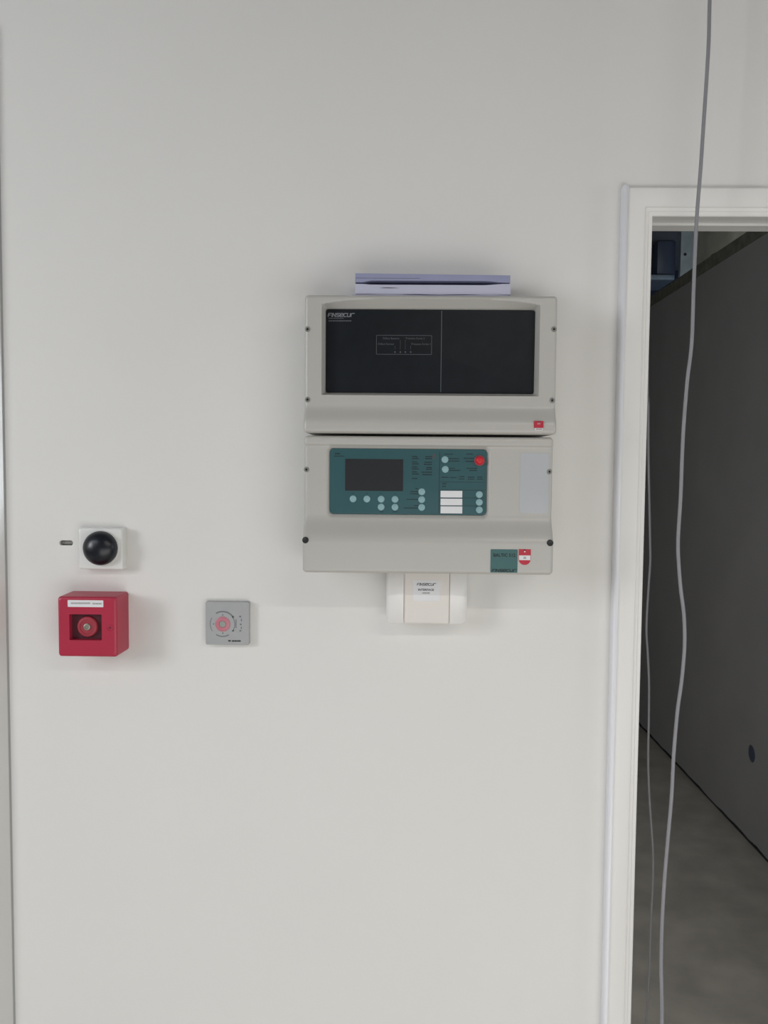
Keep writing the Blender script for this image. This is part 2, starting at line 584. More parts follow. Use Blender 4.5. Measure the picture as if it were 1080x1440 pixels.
# lower edge of the board is cut a little unevenly
lower = [(wy0 + (wy1 - wy0) * k / 60, wz0 + random.uniform(-0.004, 0.006)) for k in range(61)]
rect = lower + [(wy1, wz1), (wy0, wz1)]
fa = fill_loops(bm, [[(NX, y, z) for y, z in rect], [(NX, y, z) for y, z in hole]])
fb = fill_loops(bm, [[(NX + 0.013, y, z) for y, z in rect], [(NX + 0.013, y, z) for y, z in hole]])
for la, lb2 in zip(fa, fb):
    for i in range(len(la)):
        j = (i + 1) % len(la)
        bm.faces.new((la[i], la[j], lb2[j], lb2[i]))
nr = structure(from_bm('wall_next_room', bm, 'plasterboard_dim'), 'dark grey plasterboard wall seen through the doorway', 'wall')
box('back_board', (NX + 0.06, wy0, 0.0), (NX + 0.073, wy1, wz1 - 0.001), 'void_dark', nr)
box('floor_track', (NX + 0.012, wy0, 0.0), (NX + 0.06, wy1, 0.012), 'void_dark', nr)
lathe('outlet_box', 0, 0, [(0.034, 0.0), (0.034, 0.044), (0.002, 0.044)], 'duct_navy', None)
ob = bpy.data.objects['outlet_box']
ob.rotation_euler = (0, 0, -math.pi / 2)
ob.location = (NX + 0.003 + 0.022, hz.y, hz.z)
ob.parent = nr
ob.location = Vector(ob.location) - WORLD[nr.name]
# metal head track on top of the board, with loose insulation behind it
box('head_track', (NX - 0.004, wy0, wz1), (NX + 0.075, wy1, wz1 + 0.06), 'mineral_wool', nr)
bm = bmesh.new()
rings = []
for k in range(80):
    y = wy0 + (wy1 + 0.1 - wy0) * k / 79
    hgt = 0.075 + 0.03 * math.sin(y * 7.1) + 0.02 * math.sin(y * 17.3 + 1) + random.uniform(-0.012, 0.012)
    rings.append([(NX + 0.08, y, wz1 + 0.001), (NX + 0.08, y, wz1 + hgt), (NX + 0.115, y, wz1 + hgt + 0.01), (NX + 0.17, y, wz1 + hgt - 0.02), (NX + 0.17, y, wz1 + 0.001)])
loft(bm, rings)
from_bm('insulation_edge', bm, 'mineral_wool', nr, True, 60)

structure(box('wall_next_room_left', (NXL - 0.1, T_WALL, 0), (NXL, NYB, Z_TOP), 'plasterboard'), 'bare grey wall of the unfinished room', 'wall')
structure(box('wall_next_room_back', (NXL, NYB, 0), (XR, NYB + 0.1, Z_TOP), 'duct_navy'), 'dark end wall of the unfinished room', 'wall')
structure(box('ceiling_next_room', (NXL, T_WALL, Z_TOP), (XR, NYB, Z_TOP + 0.1), 'ceiling_bare'), 'dark slab above the unfinished room', 'ceiling')
SX = 2.5
sy = at_x(978.5, 350, SX).y
structure(box('wall_far', (SX, T_WALL, 0), (SX + 0.1, sy, Z_TOP), 'concrete_beige'), 'beige concrete wall glimpsed above the plasterboard', 'wall')

# galvanised stud and rail of the framing beyond
sp = at(957.5, 350, sy + 0.02)
sq = at(976, 350, sy + 0.02)
stud = thing('metal_stud', (sp.x, sy + 0.02, 0.0), 'bluish galvanised steel stud standing above the plasterboard wall', 'stud')
bm = bmesh.new()
w = sq.x - sp.x
lip = 0.006
pr = [(sp.x, 0.0), (sq.x, 0.0), (sq.x, 0.045), (sq.x - lip, 0.045), (sq.x - lip, 0.002), (sp.x + lip, 0.002), (sp.x + lip, 0.045), (sp.x, 0.045)]
loft(bm, [[(x, sy + 0.02 + y, z) for x, y in pr] for z in (0.0, Z_TOP - 0.002)])
from_bm('stud_profile', bm, 'steel_galv', stud)
hc = at(963.5, 357.5, sy + 0.018)
lathe('stud_hole', hc.x, hc.z, [(0.013, sy + 0.0195), (0.013, sy + 0.018), (0.001, sy + 0.0178)], 'void_dark', stud, 16)
da = at(925, 330, sy + 0.5)
db = at(950, 386, sy + 0.5)
duct = thing('air_duct', (da.x, sy + 0.5, Z_TOP), 'dark navy square duct with a pale steel flange, beside the galvanised stud', 'duct')
box('duct_body', (da.x, sy + 0.5, db.z), (db.x, sy + 0.9, Z_TOP - 0.002), 'duct_navy', duct, 0.02)
ra = at(905, 386.5, sy + 0.48)
rb = at(948.5, 393.5, sy + 0.48)
box('flange', (ra.x - 0.5, sy + 0.48, rb.z), (rb.x, sy + 0.92, ra.z + 0.002), 'steel_galv', duct, 0.003)

# ------------------------------------------------------------------ alarm panel cabinets
def hermite(t):
    t = max(0.0, min(1.0, t))
    return t * t * (3 - 2 * t)


def moulded_cover(name, xa, xb, za, zb, D0, depth_fn, corner, material, parent, step=0.0014, edge=0.006):
    """front cover as a dense height field with rounded rim and side skirts that run back to the wall"""
    nx = int((xb - xa) / step)
    nz = int((zb - za) / step)
    cx, cz = (xa + xb) / 2, (za + zb) / 2
    hw, hh = (xb - xa) / 2, (zb - za) / 2

    def rnd(x, z):
        u, v = abs(x - cx) - (hw - corner), abs(z - cz) - (hh - corner)
        if u > 0 and v > 0:
            u, v = u / corner, v / corner
            uu, vv = u * math.sqrt(1 - v * v / 2), v * math.sqrt(1 - u * u / 2)
            return (cx + math.copysign(hw - corner + uu * corner, x - cx), cz + math.copysign(hh - corner + vv * corner, z - cz))
        return x, z

    def rim(x, z):
        u, v = abs(x - cx) - (hw - corner), abs(z - cz) - (hh - corner)
        if u > 0 and v > 0:
            e = corner - math.hypot(u, v)
        else:
            e = min(hw - abs(x - cx), hh - abs(z - cz))
        e = max(0.0, min(edge, e))
        q = edge - e
        return edge - math.sqrt(max(0.0, edge * edge - q * q))

    verts, faces = [], []
    for j in range(nz + 1):
        for i in range(nx + 1):
            x, z = xa + (xb - xa) * i / nx, za + (zb - za) * j / nz
            x, z = rnd(x, z)
            verts.append((x, -(depth_fn(x, z) - rim(x, z)), z))
    idx = lambda i, j: j * (nx + 1) + i
    for j in range(nz):
        for i in range(nx):
            faces.append((idx(i, j), idx(i + 1, j), idx(i + 1, j + 1), idx(i, j + 1)))
    border = [idx(i, 0) for i in range(nx)] + [idx(nx, j) for j in range(nz)] + [idx(i, nz) for i in range(nx, 0, -1)] + [idx(0, j) for j in range(nz, 0, -1)]
    base = len(verts)
    for b in border:
        x, y, z = verts[b]
        verts.append((x + (x - cx) * 0.004, -0.0005, z))
    n = len(border)
    for k in range(n):
        faces.append((border[(k + 1) % n], border[k], base + k, base + (k + 1) % n))
    me = bpy.data.meshes.new(name)
    me.from_pydata(verts, [], faces)
    me.update()
    return link(name, me, parent, True, material, 50)


def rr_sdf(x, z, cx, cz, w, h, r):
    qx, qz = abs(x - cx) - w / 2 + r, abs(z - cz) - h / 2 + r
    return math.hypot(max(qx, 0), max(qz, 0)) + min(max(qx, qz), 0) - r


D = 0.100      # depth of the flat cover face

# ---- upper cabinet
ux0 = (at(427.5, 420, -D).x + at(428.0, 590, -D).x) / 2
ux1 = (at(784.5, 420, -D).x + at(781.5, 595, -D).x) / 2
uz1 = (at(440, 414, -D).z + at(770, 415.5, -D).z) / 2
uz0 = (at(440, 608.3, -D - .012).z + at(770, 611.5, -D - .012).z) / 2
wx, wz, ww, wh = rect_px(457.5, 435.5, 751.5, 553.5, -(D - 0.0145))
zb1 = at(600, 570, -D).z
zb0 = at(600, 597, -D - .012).z


RD = 0.0150
YREC = D - RD - 0.003


def depth_upper(x, z):
    d = D + 0.013 * hermite((zb1 - z) / (zb1 - zb0))
    # recess round the smoked window: short flanks at the sides, a long arched brow at the top
    u = min(1.0, abs(x - wx) / (ww / 2 + 0.0046))
    brow = 0.0046 + 0.0092 * (1 - u ** 5)
    t = max((abs(x - wx) - ww / 2) / 0.0046, (wz - wh / 2 - z) / 0.0046, (z - wz - wh / 2) / brow)
    if t <= 0.02:
        return YREC
    if t < 1:
        return d - RD * (1 - t)
    return d


upc = thing('alarm_power_cabinet', ((ux0 + ux1) / 2, 0, uz0), 'grey cabinet with a wide dark smoked window, mounted under the folded papers', 'alarm panel')
moulded_cover('cover', ux0, ux1, uz0, uz1, D, depth_upper, 0.006, 'abs_grey', upc)
win = plate('smoked_window', wx, wz, ww - 0.0008, wh - 0.0008, 0.004, -YREC, -(D - RD + 0.0005), 'smoked_plastic', upc, 0.0006)
YW = -(D - RD + 0.0008)
lx = at(620.5, 495, YW).x
box('divider_line', (lx - 0.00045, YW, wz - wh / 2 + 0.002), (lx + 0.00045, YW + 0.0004, wz + wh / 2 - 0.002), 'ink_line', win)
# maker's wordmark, top left of the window
c = at(479.5, 443, YW)
wordmark(c.x, c.z, 0.0400, 0.0062, YW - 0.0001, 'ink_grey', win, 0.19)
strokes('small_print', [(462, 484, 447.6, 1.3), (462, 494, 451.2, 1.7)], YW, 'ink_dim', win)
# outlined box of indicator legends
fx, fz, fw, fh = rect_px(529, 471.3, 607.3, 498.7, YW)
bm = bmesh.new()
oo, ii = rr_outline(fx, fz, fw, fh, 0.0015, 3), rr_outline(fx, fz, fw - 0.0016, fh - 0.0016, 0.0010, 3)
va = [bm.verts.new((x, YW, z)) for x, z in oo]
vb = [bm.verts.new((x, YW, z)) for x, z in ii]
for i in range(len(va)):
    j = (i + 1) % len(va)
    bm.faces.new((va[i], va[j], vb[j], vb[i]))
from_bm('legend_outline', bm, 'ink_dim', win)
for s, px, py, pw in (('Défaut Batterie', 550, 475.8, 23), ('Présence Sortie 2', 584, 475.8, 26.5), ('Défaut Secteur', 543, 483.6, 23), ('Présence Sortie 1', 592, 483.8, 27)):
    c = at(px, py, YW)
    text('lettering', s, c.x, c.z, pw * 0.00109, 0.0031, YW, 'ink_dim', win, 0.01)
for px, topy in ((555.5, 486), (563, 478), (570, 478), (577.5, 486)):
    a, b = at(px, topy, YW), at(px, 491.5, YW)
    box('leader_line', (a.x - 0.0002, YW, b.z), (a.x + 0.0002, YW + 0.0003, a.z), 'ink_dim', win)
    c = at(px, 495, YW)
    lathe('indicator_lamp', c.x, c.z, [(0.0013, YW + 0.0005), (0.0013, YW - 0.0002), (0.0006, YW - 0.0005)], 'ink_dim', win, 12)


def screw(px, py, y, parent, r=0.0042):
    c = at(px, py, y)
    o = lathe('screw', c.x, c.z, [(r, y + 0.001), (r, y - 0.0006), (r * 0.86, y - 0.0012), (r * 0.5, y - 0.0012), (r * 0.42, y - 0.0003), (r * 0.05, y - 0.0002)], 'screw_zinc', parent, 20)
    lathe('screw_socket', c.x, c.z, [(r * 0.42, y - 0.0004), (r * 0.40, y - 0.0008), (r * 0.05, y - 0.0008)], 'black_plug', o, 12)


for px, py in ((432.5, 463), (432.5, 562), (779, 463), (776.5, 563)):
    screw(px, py, -D, upc)
# small red safety sticker with a white foot strip
ys = -D - 0.0142
sx_, sz_, sw, sh = rect_px(751, 592, 764.3, 601.6, ys)
st = plate('red_sticker', sx_, sz_, sw, sh, 0.0006, ys + 0.0008, ys - 0.0002, 'red_sticker', upc)
st['label'] = 'small red square sticker'
a, b, w_, h_ = rect_px(755.5, 594.3, 760, 597, ys)
plate('pictogram', a, b, w_, h_, 0.0008, ys, ys - 0.0005, 'led_red', st)
a, b, w_, h_ = rect_px(756.5, 592.8, 759.5, 594, ys)
plate('pictogram', a, b, w_, h_, 0.0003, ys, ys - 0.0005, 'call_maroon', st)
a, b, w_, h_ = rect_px(752, 602, 763.5, 605.2, ys)
plate('sticker_foot', a, b, w_, h_, 0.0005, ys + 0.0008, ys - 0.0002, 'paper_label', st)
strokes('small_print', [(753.5, 762.5, 603.5, 1.0)], ys - 0.0005, 'red_mark', st)

# ---- lower cabinet
lx0 = (at(427.0, 640, -D).x + at(426.0, 790, -D - .016).x) / 2
lx1 = (at(777.5, 640, -D).x + at(778.5, 790, -D - .016).x) / 2
lz1 = (at(440, 612.2, -D).z + at(770, 615.5, -D).z) / 2
lz0 = (at(440, 805.5, -D - .018).z + at(765, 809, -D - .018).z) / 2
kx, kz, kw, kh = rect_px(463.5, 631.3, 684.3, 723.8, -(D - 0.004))
lb1 = at(600, 724, -D).z
lb0 = at(600, 764, -D - .018).z
lzt = at(600, 628.5, -D).z


def depth_lower(x, z):
    d = D + 0.018 * hermite((lb1 - z) / (lb1 - lb0))
    d += 0.0035 * hermite((z - lzt) / 0.004)
    s = rr_sdf(x, z, kx, kz, kw, kh, 0.006)
    if s < 0.0006:
        return D - 0.0060
    if s < 0.0046:
        return min(d, D - 0.0040 * (1 - (s - 0.0006) / 0.0040))
    return d


loc_ = thing('alarm_control_panel', ((lx0 + lx1) / 2, 0, lz0), 'grey control panel with teal keypad and small screen, mounted above the white interface box', 'alarm panel')
moulded_cover('cover', lx0, lx1, lz0, lz1, D, depth_lower, 0.006, 'abs_grey', loc_)
kp = plate('keypad', kx, kz, kw - 0.0006, kh - 0.0006, 0.006, -(D - 0.006), -(D - 0.0035), 'teal_film', loc_, 0.0005)
kp['label'] = 'dark teal membrane keypad'
YK = -(D - 0.0035)
bx, bz, bw, bh = rect_px(485.5, 645.7, 566.8, 690.3, YK)
plate('screen', bx, bz, bw, bh, 0.0006, YK + 0.0004, YK - 0.0006, 'screen', kp)
keys = [(496.5, 701.5), (516, 701.7), (536, 701.9), (555.5, 702.2), (536, 713), (555.5, 713.2), (593.2, 691.5), (593, 702.5), (593, 713.5),
        (625.7, 646.3), (626.2, 660), (674, 695.5), (674, 706.4), (674, 717)]
for px, py in keys:
    c = at(px, py, YK)
    lathe('button', c.x, c.z, [(0.0053, YK + 0.0005), (0.0053, YK - 0.0006), (0.0047, YK - 0.0011), (0.0005, YK - 0.0013)], 'key_pale', kp, 24)
c = at(674.3, 647.8, YK)
kn = lathe('emergency_button', c.x, c.z, [(0.0082, YK + 0.0005), (0.0082, YK - 0.0008), (0.0074, YK - 0.0014), (0.0010, YK - 0.0014)], 'red_halo', kp, 28)
kn['label'] = 'round red button in the keypad corner'
lathe('button_cap', c.x, c.z, [(0.0064, YK - 0.001), (0.0064, YK - 0.0052), (0.0052, YK - 0.0070), (0.0025, YK - 0.0078), (0.0003, YK - 0.008)], 'red_knob', kn, 28)
for y0, y1 in ((690.2, 699.6), (701.2, 710.6), (712.0, 722.0)):
    a, b, w_, h_ = rect_px(619.5, y0, 650, y1, YK)
    plate('label_strip', a, b, w_, h_, 0.0004, YK + 0.0004, YK - 0.0006, 'paper_label', kp)
for py in (689.3, 700.4, 711.3):
    a, b, w_, h_ = rect_px(619, py - 0.4, 681, py + 0.4, YK)
    box('divider_line', (a - w_ / 2, YK - 0.0003, b - h_ / 2), (a + w_ / 2, YK + 0.0003, b + h_ / 2), 'teal_dark', kp)
a, b, w_, h_ = rect_px(617.2, 635, 618.4, 722, YK)
box('divider_line', (a - w_ / 2, YK - 0.0003, b - h_ / 2), (a + w_ / 2, YK + 0.0003, b + h_ / 2), 'teal_dark', kp)
a, b, w_, h_ = rect_px(620, 677.6, 681, 678.4, YK)
box('divider_line', (a - w_ / 2, YK - 0.0003, b - h_ / 2), (a + w_ / 2, YK + 0.0003, b + h_ / 2), 'teal_dark', kp)
for px in (496.5, 516, 535.5, 555.5):
    c = at(px, 693.6, YK)
    lathe('arrow_mark', c.x, c.z, [(0.0013, YK + 0.0003), (0.0013, YK - 0.0002), (0.0003, YK - 0.0003)], 'ink_teal', kp, 3)
rows = [(471, 478, 638, 2.2), (470, 484, 641.5, 1.2)]
for k, y in enumerate((642, 644.8, 649.6, 652.4, 656.6, 659.4, 663.6, 666.6, 672.8)):
    rows.append((579.5, 589 if k % 2 else 587, y, 1.5))
for x, y in ((598, 642.3), (598, 645), (597, 650), (596, 653), (600, 657.5), (599, 660), (593, 664), (594, 667.5)):
    rows.append((x, 607.5, y, 1.5))
for x, y in ((584, 687), (577, 691.5), (577, 694.5), (571.5, 702.3), (582, 711), (568, 714.5)):
    rows.append((x, 588, y, 1.2))
rows += [(631, 646, 645, 1.3), (631, 646, 648.4, 1.3), (652, 666, 644.5, 1.3), (655, 666, 648.8, 1.5), (632, 640, 658.5, 1.2), (632, 647, 661.5, 1.4),
         (656, 671, 658.6, 1.3), (660, 671, 661.6, 1.4), (625, 638, 638.6, 1.1), (656, 665, 638.6, 1.3),
         (621, 631, 671.2, 1.3), (633, 642, 671.6, 1.3), (646, 653, 670.3, 1.2), (645, 653, 673.6, 1.2), (658, 667, 671, 1.3), (658, 667, 673.8, 1.1), (671, 678, 671, 1.3), (671, 679, 673.8, 1.2),
         (622, 627.5, 680.2, 1.5), (622, 627, 684, 1.5), (534, 540, 719.7, 1.0), (552, 559, 719.9, 1.0)]
strokes('small_print', rows, YK - 0.0003, 'ink_teal', kp)
strokes('red_pictogram', [(609, 612, 639.5, 1.4), (609, 611, 642, 1.6), (608.5, 610.5, 644, 1.4)], YK - 0.0003, 'red_mark', kp)
# unprinted film label beside the keypad
a, b, w_, h_ = rect_px(731, 637, 772, 722, -D)
plate('blank_label', a, b, w_, h_, 0.005, -D + 0.0006, -D - 0.0005, 'film_clear', loc_, 0.0003)
for px, py in ((431, 660.3), (772.5, 663.3)):
    screw(px, py, -D, loc_)
for px, py in ((429.5, 759.5), (773.6, 763.5)):
    c = at(px, py, -D - 0.018)
    lathe('hole_plug', c.x, c.z, [(0.0050, -D - 0.012), (0.0050, -D - 0.0183), (0.0046, -D - 0.0187), (0.0036, -D - 0.0183), (0.0003, -D - 0.018)], 'black_plug', loc_, 24)
yt = -D - 0.0182
a, b, w_, h_ = rect_px(689.7, 772.5, 727.8, 805.2, yt)
tl = plate('name_label', a, b, w_, h_, 0.0008, yt + 0.0008, yt - 0.0003, 'teal_label', loc_)
tl['label'] = 'square teal name label'
c = at(709.3, 780.6, yt)
text('lettering', 'BALTIC 512', c.x, c.z, 0.0335, 0.0052, yt - 0.0005, 'ink_black', tl, 0.022)
c = at(708.8, 802.2, yt)
wordmark(c.x, c.z, 0.0365, 0.0044, yt - 0.0005, 'ink_black', tl, 0.22)
# shield shaped conformity sticker
a, b, w_, h_ = rect_px(729.3, 772.3, 746.3, 794.5, yt)
sh_ = plate('shield_sticker', a, b, w_, h_, (0.0006, 0.0006, w_ / 2, w_ / 2), yt + 0.0008, yt - 0.0003, 'red_sticker', loc_, n=10)
sh_['label'] = 'red and white shield shaped sticker'
a2_, b2_, w2_, h2_ = rect_px(729.8, 781, 745.8, 787.6, yt)
bd = plate('white_band', a2_, b2_, w2_, h2_, 0.0003, yt, yt - 0.0006, 'paper_label', sh_)
c = at(737.9, 784.4, yt)
plate('pictogram', c.x, c.z, 0.0042, 0.0035, 0.0008, yt, yt - 0.0008, 'plate_grey', sh_)
c = at(737.9, 775.8, yt)
plate('pictogram', c.x, c.z, 0.0020, 0.0018, 0.0006, yt, yt - 0.0006, 'paper_label', sh_)
c = at(737.9, 773.4, yt)
plate('pictogram', c.x, c.z, 0.0036, 0.0012, 0.0003, yt, yt - 0.0006, 'call_maroon', sh_)

# ------------------------------------------------------------------ papers on the cabinet
ptop = uz1 + 0.0005
yp0, yp1 = -0.088, -0.004


def leaf(name, xa, xb, fn_lo, fn_hi, material, parent, ya=yp0, yb=yp1, n=40):
    bm = bmesh.new()
    rings = []
    for k in range(n + 1):
        t = k / n
        x = xa + (xb - xa) * t
        lo, hi = fn_lo(t), fn_hi(t)
        rings.append([(x, ya + 0.0006, lo), (x, ya, lo + (hi - lo) * 0.35), (x, ya + 0.001, hi), (x, yb, hi), (x, yb, lo)])
    loft(bm, rings)
    return from_bm(name, bm, material, parent, True, 50)


xs0, xs1 = at(495, 411, yp0).x, at(716, 411, yp0).x
tag(leaf('paper_sheet', xs0, xs1, lambda t: ptop, lambda t: ptop + 0.0022 + 0.0004 * math.sin(9 * t), 'paper_white', None), 'thin white paper sheets lying flat under the folded document', 'paper')
z1 = ptop + 0.0030
doc = thing('folded_document', ((xs0 + xs1) / 2, -0.046, z1), 'lilac white folded document with a dark gap between its leaves, lying on the upper cabinet', 'document')
xd0, xd1 = at(499.5, 396, yp0).x, at(718, 398, yp0).x
z_l = at(600, 400.8, yp0).z
z_u = at(600, 394.6, yp0).z
z_t = at(600, 384.5, yp0).z


def gap(t):
    return min(1.0, hermite((t - 0.045) / 0.06), hermite((0.965 - t) / 0.14))


lowl = leaf('lower_leaf', xd0, xd1, lambda t: z1 + 0.0003 * math.sin(20 * t), lambda t: z_l + 0.0004 + (1 - gap(t)) * 0.0021 * (1 if t > .5 else 0.5), 'paper_white', doc)
uppl = leaf('upper_leaf', xd0, xd1 - 0.0005, lambda t: z_u - (1 - gap(t)) * 0.0024 * (1 if t > .5 else 1.15), lambda t: z_t - 0.0022 * t, 'paper_lilac', doc)
# page edges of the upper leaf, split by a fine line
zm = at(520, 391, yp0).z
box('page_edge', (xd0 + 0.001, yp0 - 0.0004, zm - 0.0003), (xd0 + 0.10, yp0 + 0.001, zm + 0.0001), 'ink_dim', uppl)
c = at(548, 405, yp0)
bm = bmesh.new()
N = 18
up_, dn_ = [], []
for k in range(N + 1):
    t = k / N
    x = c.x - 0.016 + 0.032 * t
    up_.append((x, yp0 - 0.0002, c.z + 0.0009 * math.sin(math.pi * t) * (1 - 0.4 * t)))
    dn_.append((x, yp0 - 0.0002, c.z - 0.0003 * math.sin(math.pi * t)))
bm.faces.new([bm.verts.new(p) for p in up_ + dn_[::-1][1:-1]])
from_bm('page_gap', bm, 'ink_black', lowl)

# ------------------------------------------------------------------ white interface box under the panel
YI = -0.045
ix0, ix1 = at(543, 860, YI).x, at(657, 860, YI).x
iz0 = (at(570, 877, YI).z + at(630, 878.5, YI).z) / 2
iz1 = lz0 - 0.002
ia, ib = at(567.5, 850, YI).x, at(632.5, 850, YI).x
ibx = thing('interface_box', ((ix0 + ix1) / 2, 0, iz0), 'small white plastic interface box fixed just below the control panel', 'junction box')
bm = bmesh.new()
bm_box(bm, (ia + 0.0004, -0.0450, iz0 + 0.0012), (ib - 0.0004, -0.0005, iz1 - 0.0015))
bmesh.ops.bevel(bm, geom=list(bm.edges), offset=0.0015, segments=2, affect='EDGES')
from_bm('front_cover', bm, 'white_abs', ibx, True, 40)


def wing(side):
    xa, xb = (ix0, ia) if side < 0 else (ib, ix1)
    bm = bmesh.new()
    rings = []
    n = 14
    for k in range(n + 1):
        t = k / n                      # 0 at the seam, 1 at the outer edge
        x = (xb + (xa - xb) * t) if side < 0 else (xa + (xb - xa) * t)
        y = -0.0455 + 0.0050 * t * t + (0.0025 * max(0, (t - 0.86) / 0.14) ** 2)
        q = max(0.0, (t - 0.72) / 0.28)
        cut = 0.008 * (1 - math.sqrt(max(0.0, 1 - q * q)))
        rings.append([(x, -0.0005, iz0 + cut), (x, y + 0.003, iz0 + cut), (x, y, iz0 + cut + 0.003), (x, y, iz1 - 0.003), (x, y + 0.002, iz1), (x, -0.0005, iz1)])
    loft(bm, rings)
    return from_bm('side_cover', bm, 'white_wing', ibx, True, 45)


wing(-1)
wing(1)
yl = -0.0452
a, b, w_, h_ = rect_px(581, 816, 619, 845, yl)
lab = plate('printed_label', a, b, w_, h_, 0.0005, yl + 0.0004, yl - 0.0002, 'paper_label', ibx)
c = at(599.5, 821.7, yl)
wordmark(c.x, c.z, 0.0300, 0.0044, yl - 0.0004, 'ink_black', lab, 0.17)
c = at(599.2, 829.3, yl)
text('lettering', 'INTERFACE', c.x, c.z, 0.0255, 0.0036, yl - 0.0004, 'ink_black', lab, 0.02)
c = at(599, 834, yl)
strokes('small_print', [(594, 604.5, 834, 2.2)], yl - 0.0004, 'plate_grey', lab)

# ------------------------------------------------------------------ red manual call point
YC = -0.056
cx0, cx1 = at(81, 880, YC).x, at(164.5, 880, YC).x
cz1, cz0 = at(120, 839.3, YC).z, at(120, 923.8, YC).z
ccx, ccz, cw, ch = (cx0 + cx1) / 2, (cz0 + cz1) / 2, cx1 - cx0, cz1 - cz0
cp = thing('manual_call_point', (ccx, 0, cz0), 'red square break-glass fire call point with a white strip label', 'call point')
o_ = rr_outline(ccx, ccz, cw, ch, 0.005, 4)
wcx, wcz, wcw, wch = rect_px(97.5, 864, 143, 900.5, YC)
i_ = rr_outline(wcx, wcz, wcw, wch, 0.0012, 4)
bm = bmesh.new()
# body with a recessed window: outer skin, front ring, recess
rings_o = [[(x, -0.0005, z) for x, z in inset(o_, -0.0005)]]
for k in range(6):
    a = math.pi / 2 * k / 5
    rings_o.append([(x, YC + 0.0045 * (1 - math.sin(a)), z) for x, z in inset(o_, 0.0045 * (1 - math.cos(a)))])
rings_o.append([(x, YC, z) for x, z in inset(o_, 0.0062)])
vr = loft(bm, rings_o, True, False)
vi = [bm.verts.new((x, YC, z)) for x, z in i_]
vd = [bm.verts.new((x, YC + 0.012, z)) for x, z in inset(i_, 0.0005)]
n = len(vi)
for i in range(n):
    j = (i + 1) % n
    bm.faces.new((vr[-1][i], vr[-1][j], vi[j], vi[i]))
    bm.faces.new((vi[i], vi[j], vd[j], vd[i]))
from_bm('housing', bm, 'call_red', cp, True, 30)
plate('recess_panel', wcx, wcz, wcw - 0.0012, wch - 0.0012, 0.0008, YC + 0.013, YC + 0.0105, 'call_maroon', cp)
c = at(122.8, 881.3, YC + 0.006)
pd = lathe('press_disc', c.x, c.z, [(0.0168, YC + 0.0105), (0.0168, YC + 0.0065), (0.0155, YC + 0.005), (0.0120, YC + 0.0045), (0.0115, YC + 0.0055), (0.001, YC + 0.0055)], 'call_disc', cp, 40)
lathe('disc_centre', c.x, c.z, [(0.0058, YC + 0.006), (0.0055, YC + 0.0035), (0.0035, YC + 0.003), (0.003, YC + 0.004), (0.0004, YC + 0.004)], 'brass_grey', pd, 24)
a, b, w_, h_ = rect_px(95.3, 844, 145.3, 853.6, YC)
sl = plate('strip_label', a, b, w_, h_, 0.0008, YC + 0.0004, YC - 0.0004, 'paper_label', cp)
sl['label'] = 'narrow white label strip'
strokes('small_print', [(99.5, 127, 848.3, 2.2), (130, 143, 848.9, 2.2)], YC - 0.0006, 'ink_faint', sl, 0.25)
c = at(154.8, 883, YC)
ks = lathe('key_slot', c.x, c.z, [(0.0050, YC + 0.0006), (0.0050, YC - 0.0006), (0.0042, YC - 0.0010), (0.0038, YC - 0.0002), (0.0003, YC - 0.0002)], 'call_red', cp, 24)
lathe('keyhole', c.x, c.z, [(0.0014, YC), (0.0014, YC - 0.0005), (0.0003, YC - 0.0005)], 'call_maroon', ks, 14)

# ------------------------------------------------------------------ black dome button in a white plate
YP = -0.020
a, b, w_, h_ = rect_px(110.5, 743, 172.5, 801, YP)
dm = thing('dome_button', (a, 0, b - h_ / 2), 'glossy black dome in a square white plate, above the red call point', 'push button')
plate('back_plate', a, b, w_, h_, 0.003, -0.0004, YP, 'white_gloss', dm, 0.003, back_grow=0.0005)
c = at(140.8, 771, YP - 0.004)
R = 0.0287
lathe('dome', c.x, c.z, [(R, YP + 0.001), (R, YP - 0.003)] + [(max(0.0004, R * math.cos(t)), YP - 0.003 - 0.019 * math.sin(t)) for t in [math.pi / 2 * k / 12 for k in range(1, 13)]], 'black_dome', dm, 48)
lathe('dome_ring', c.x, c.z, [(R + 0.0018, YP + 0.001), (R + 0.0016, YP - 0.0012), (R + 0.0002, YP - 0.0014)], 'white_gloss', dm, 48)

# ------------------------------------------------------------------ grey remote indicator
YG = -0.011
a, b, w_, h_ = rect_px(289, 846.5, 350.3, 907, YG)
ri = thing('remote_indicator', (a, 0, b - h_ / 2), 'flat grey square indicator with a red ring, between call point and control panel', 'indicator')
plate('face_plate', a, b, w_, h_, 0.003, -0.0004, YG, 'plate_grey', ri, 0.0012)
c = at(313.2, 877.6, YG)
lathe('indicator_lamp', c.x, c.z, [(0.0128, YG + 0.0004), (0.0126, YG - 0.0008), (0.0110, YG - 0.0016), (0.0062, YG - 0.0016), (0.0058, YG - 0.0008), (0.001, YG - 0.0008)], 'led_red', ri, 36)
lathe('lamp_centre', c.x, c.z, [(0.0055, YG), (0.0050, YG - 0.0016), (0.002, YG - 0.0022), (0.0003, YG - 0.0022)], 'led_green', ri, 24)


def arc(name, cx, cz, r0, r1, a0, a1, y, material, parent):
    bm = bmesh.new()
    n = 20
    va, vb = [], []
    for k in range(n + 1):
        t = math.radians(a0 + (a1 - a0) * k / n)
        va.append(bm.verts.new((cx + r0 * math.cos(t), y, cz + r0 * math.sin(t))))
        vb.append(bm.verts.new((cx + r1 * math.cos(t), y, cz + r1 * math.sin(t))))
    for k in range(n):
        bm.faces.new((va[k], va[k + 1], vb[k + 1], vb[k]))
    return from_bm(name, bm, material, parent)


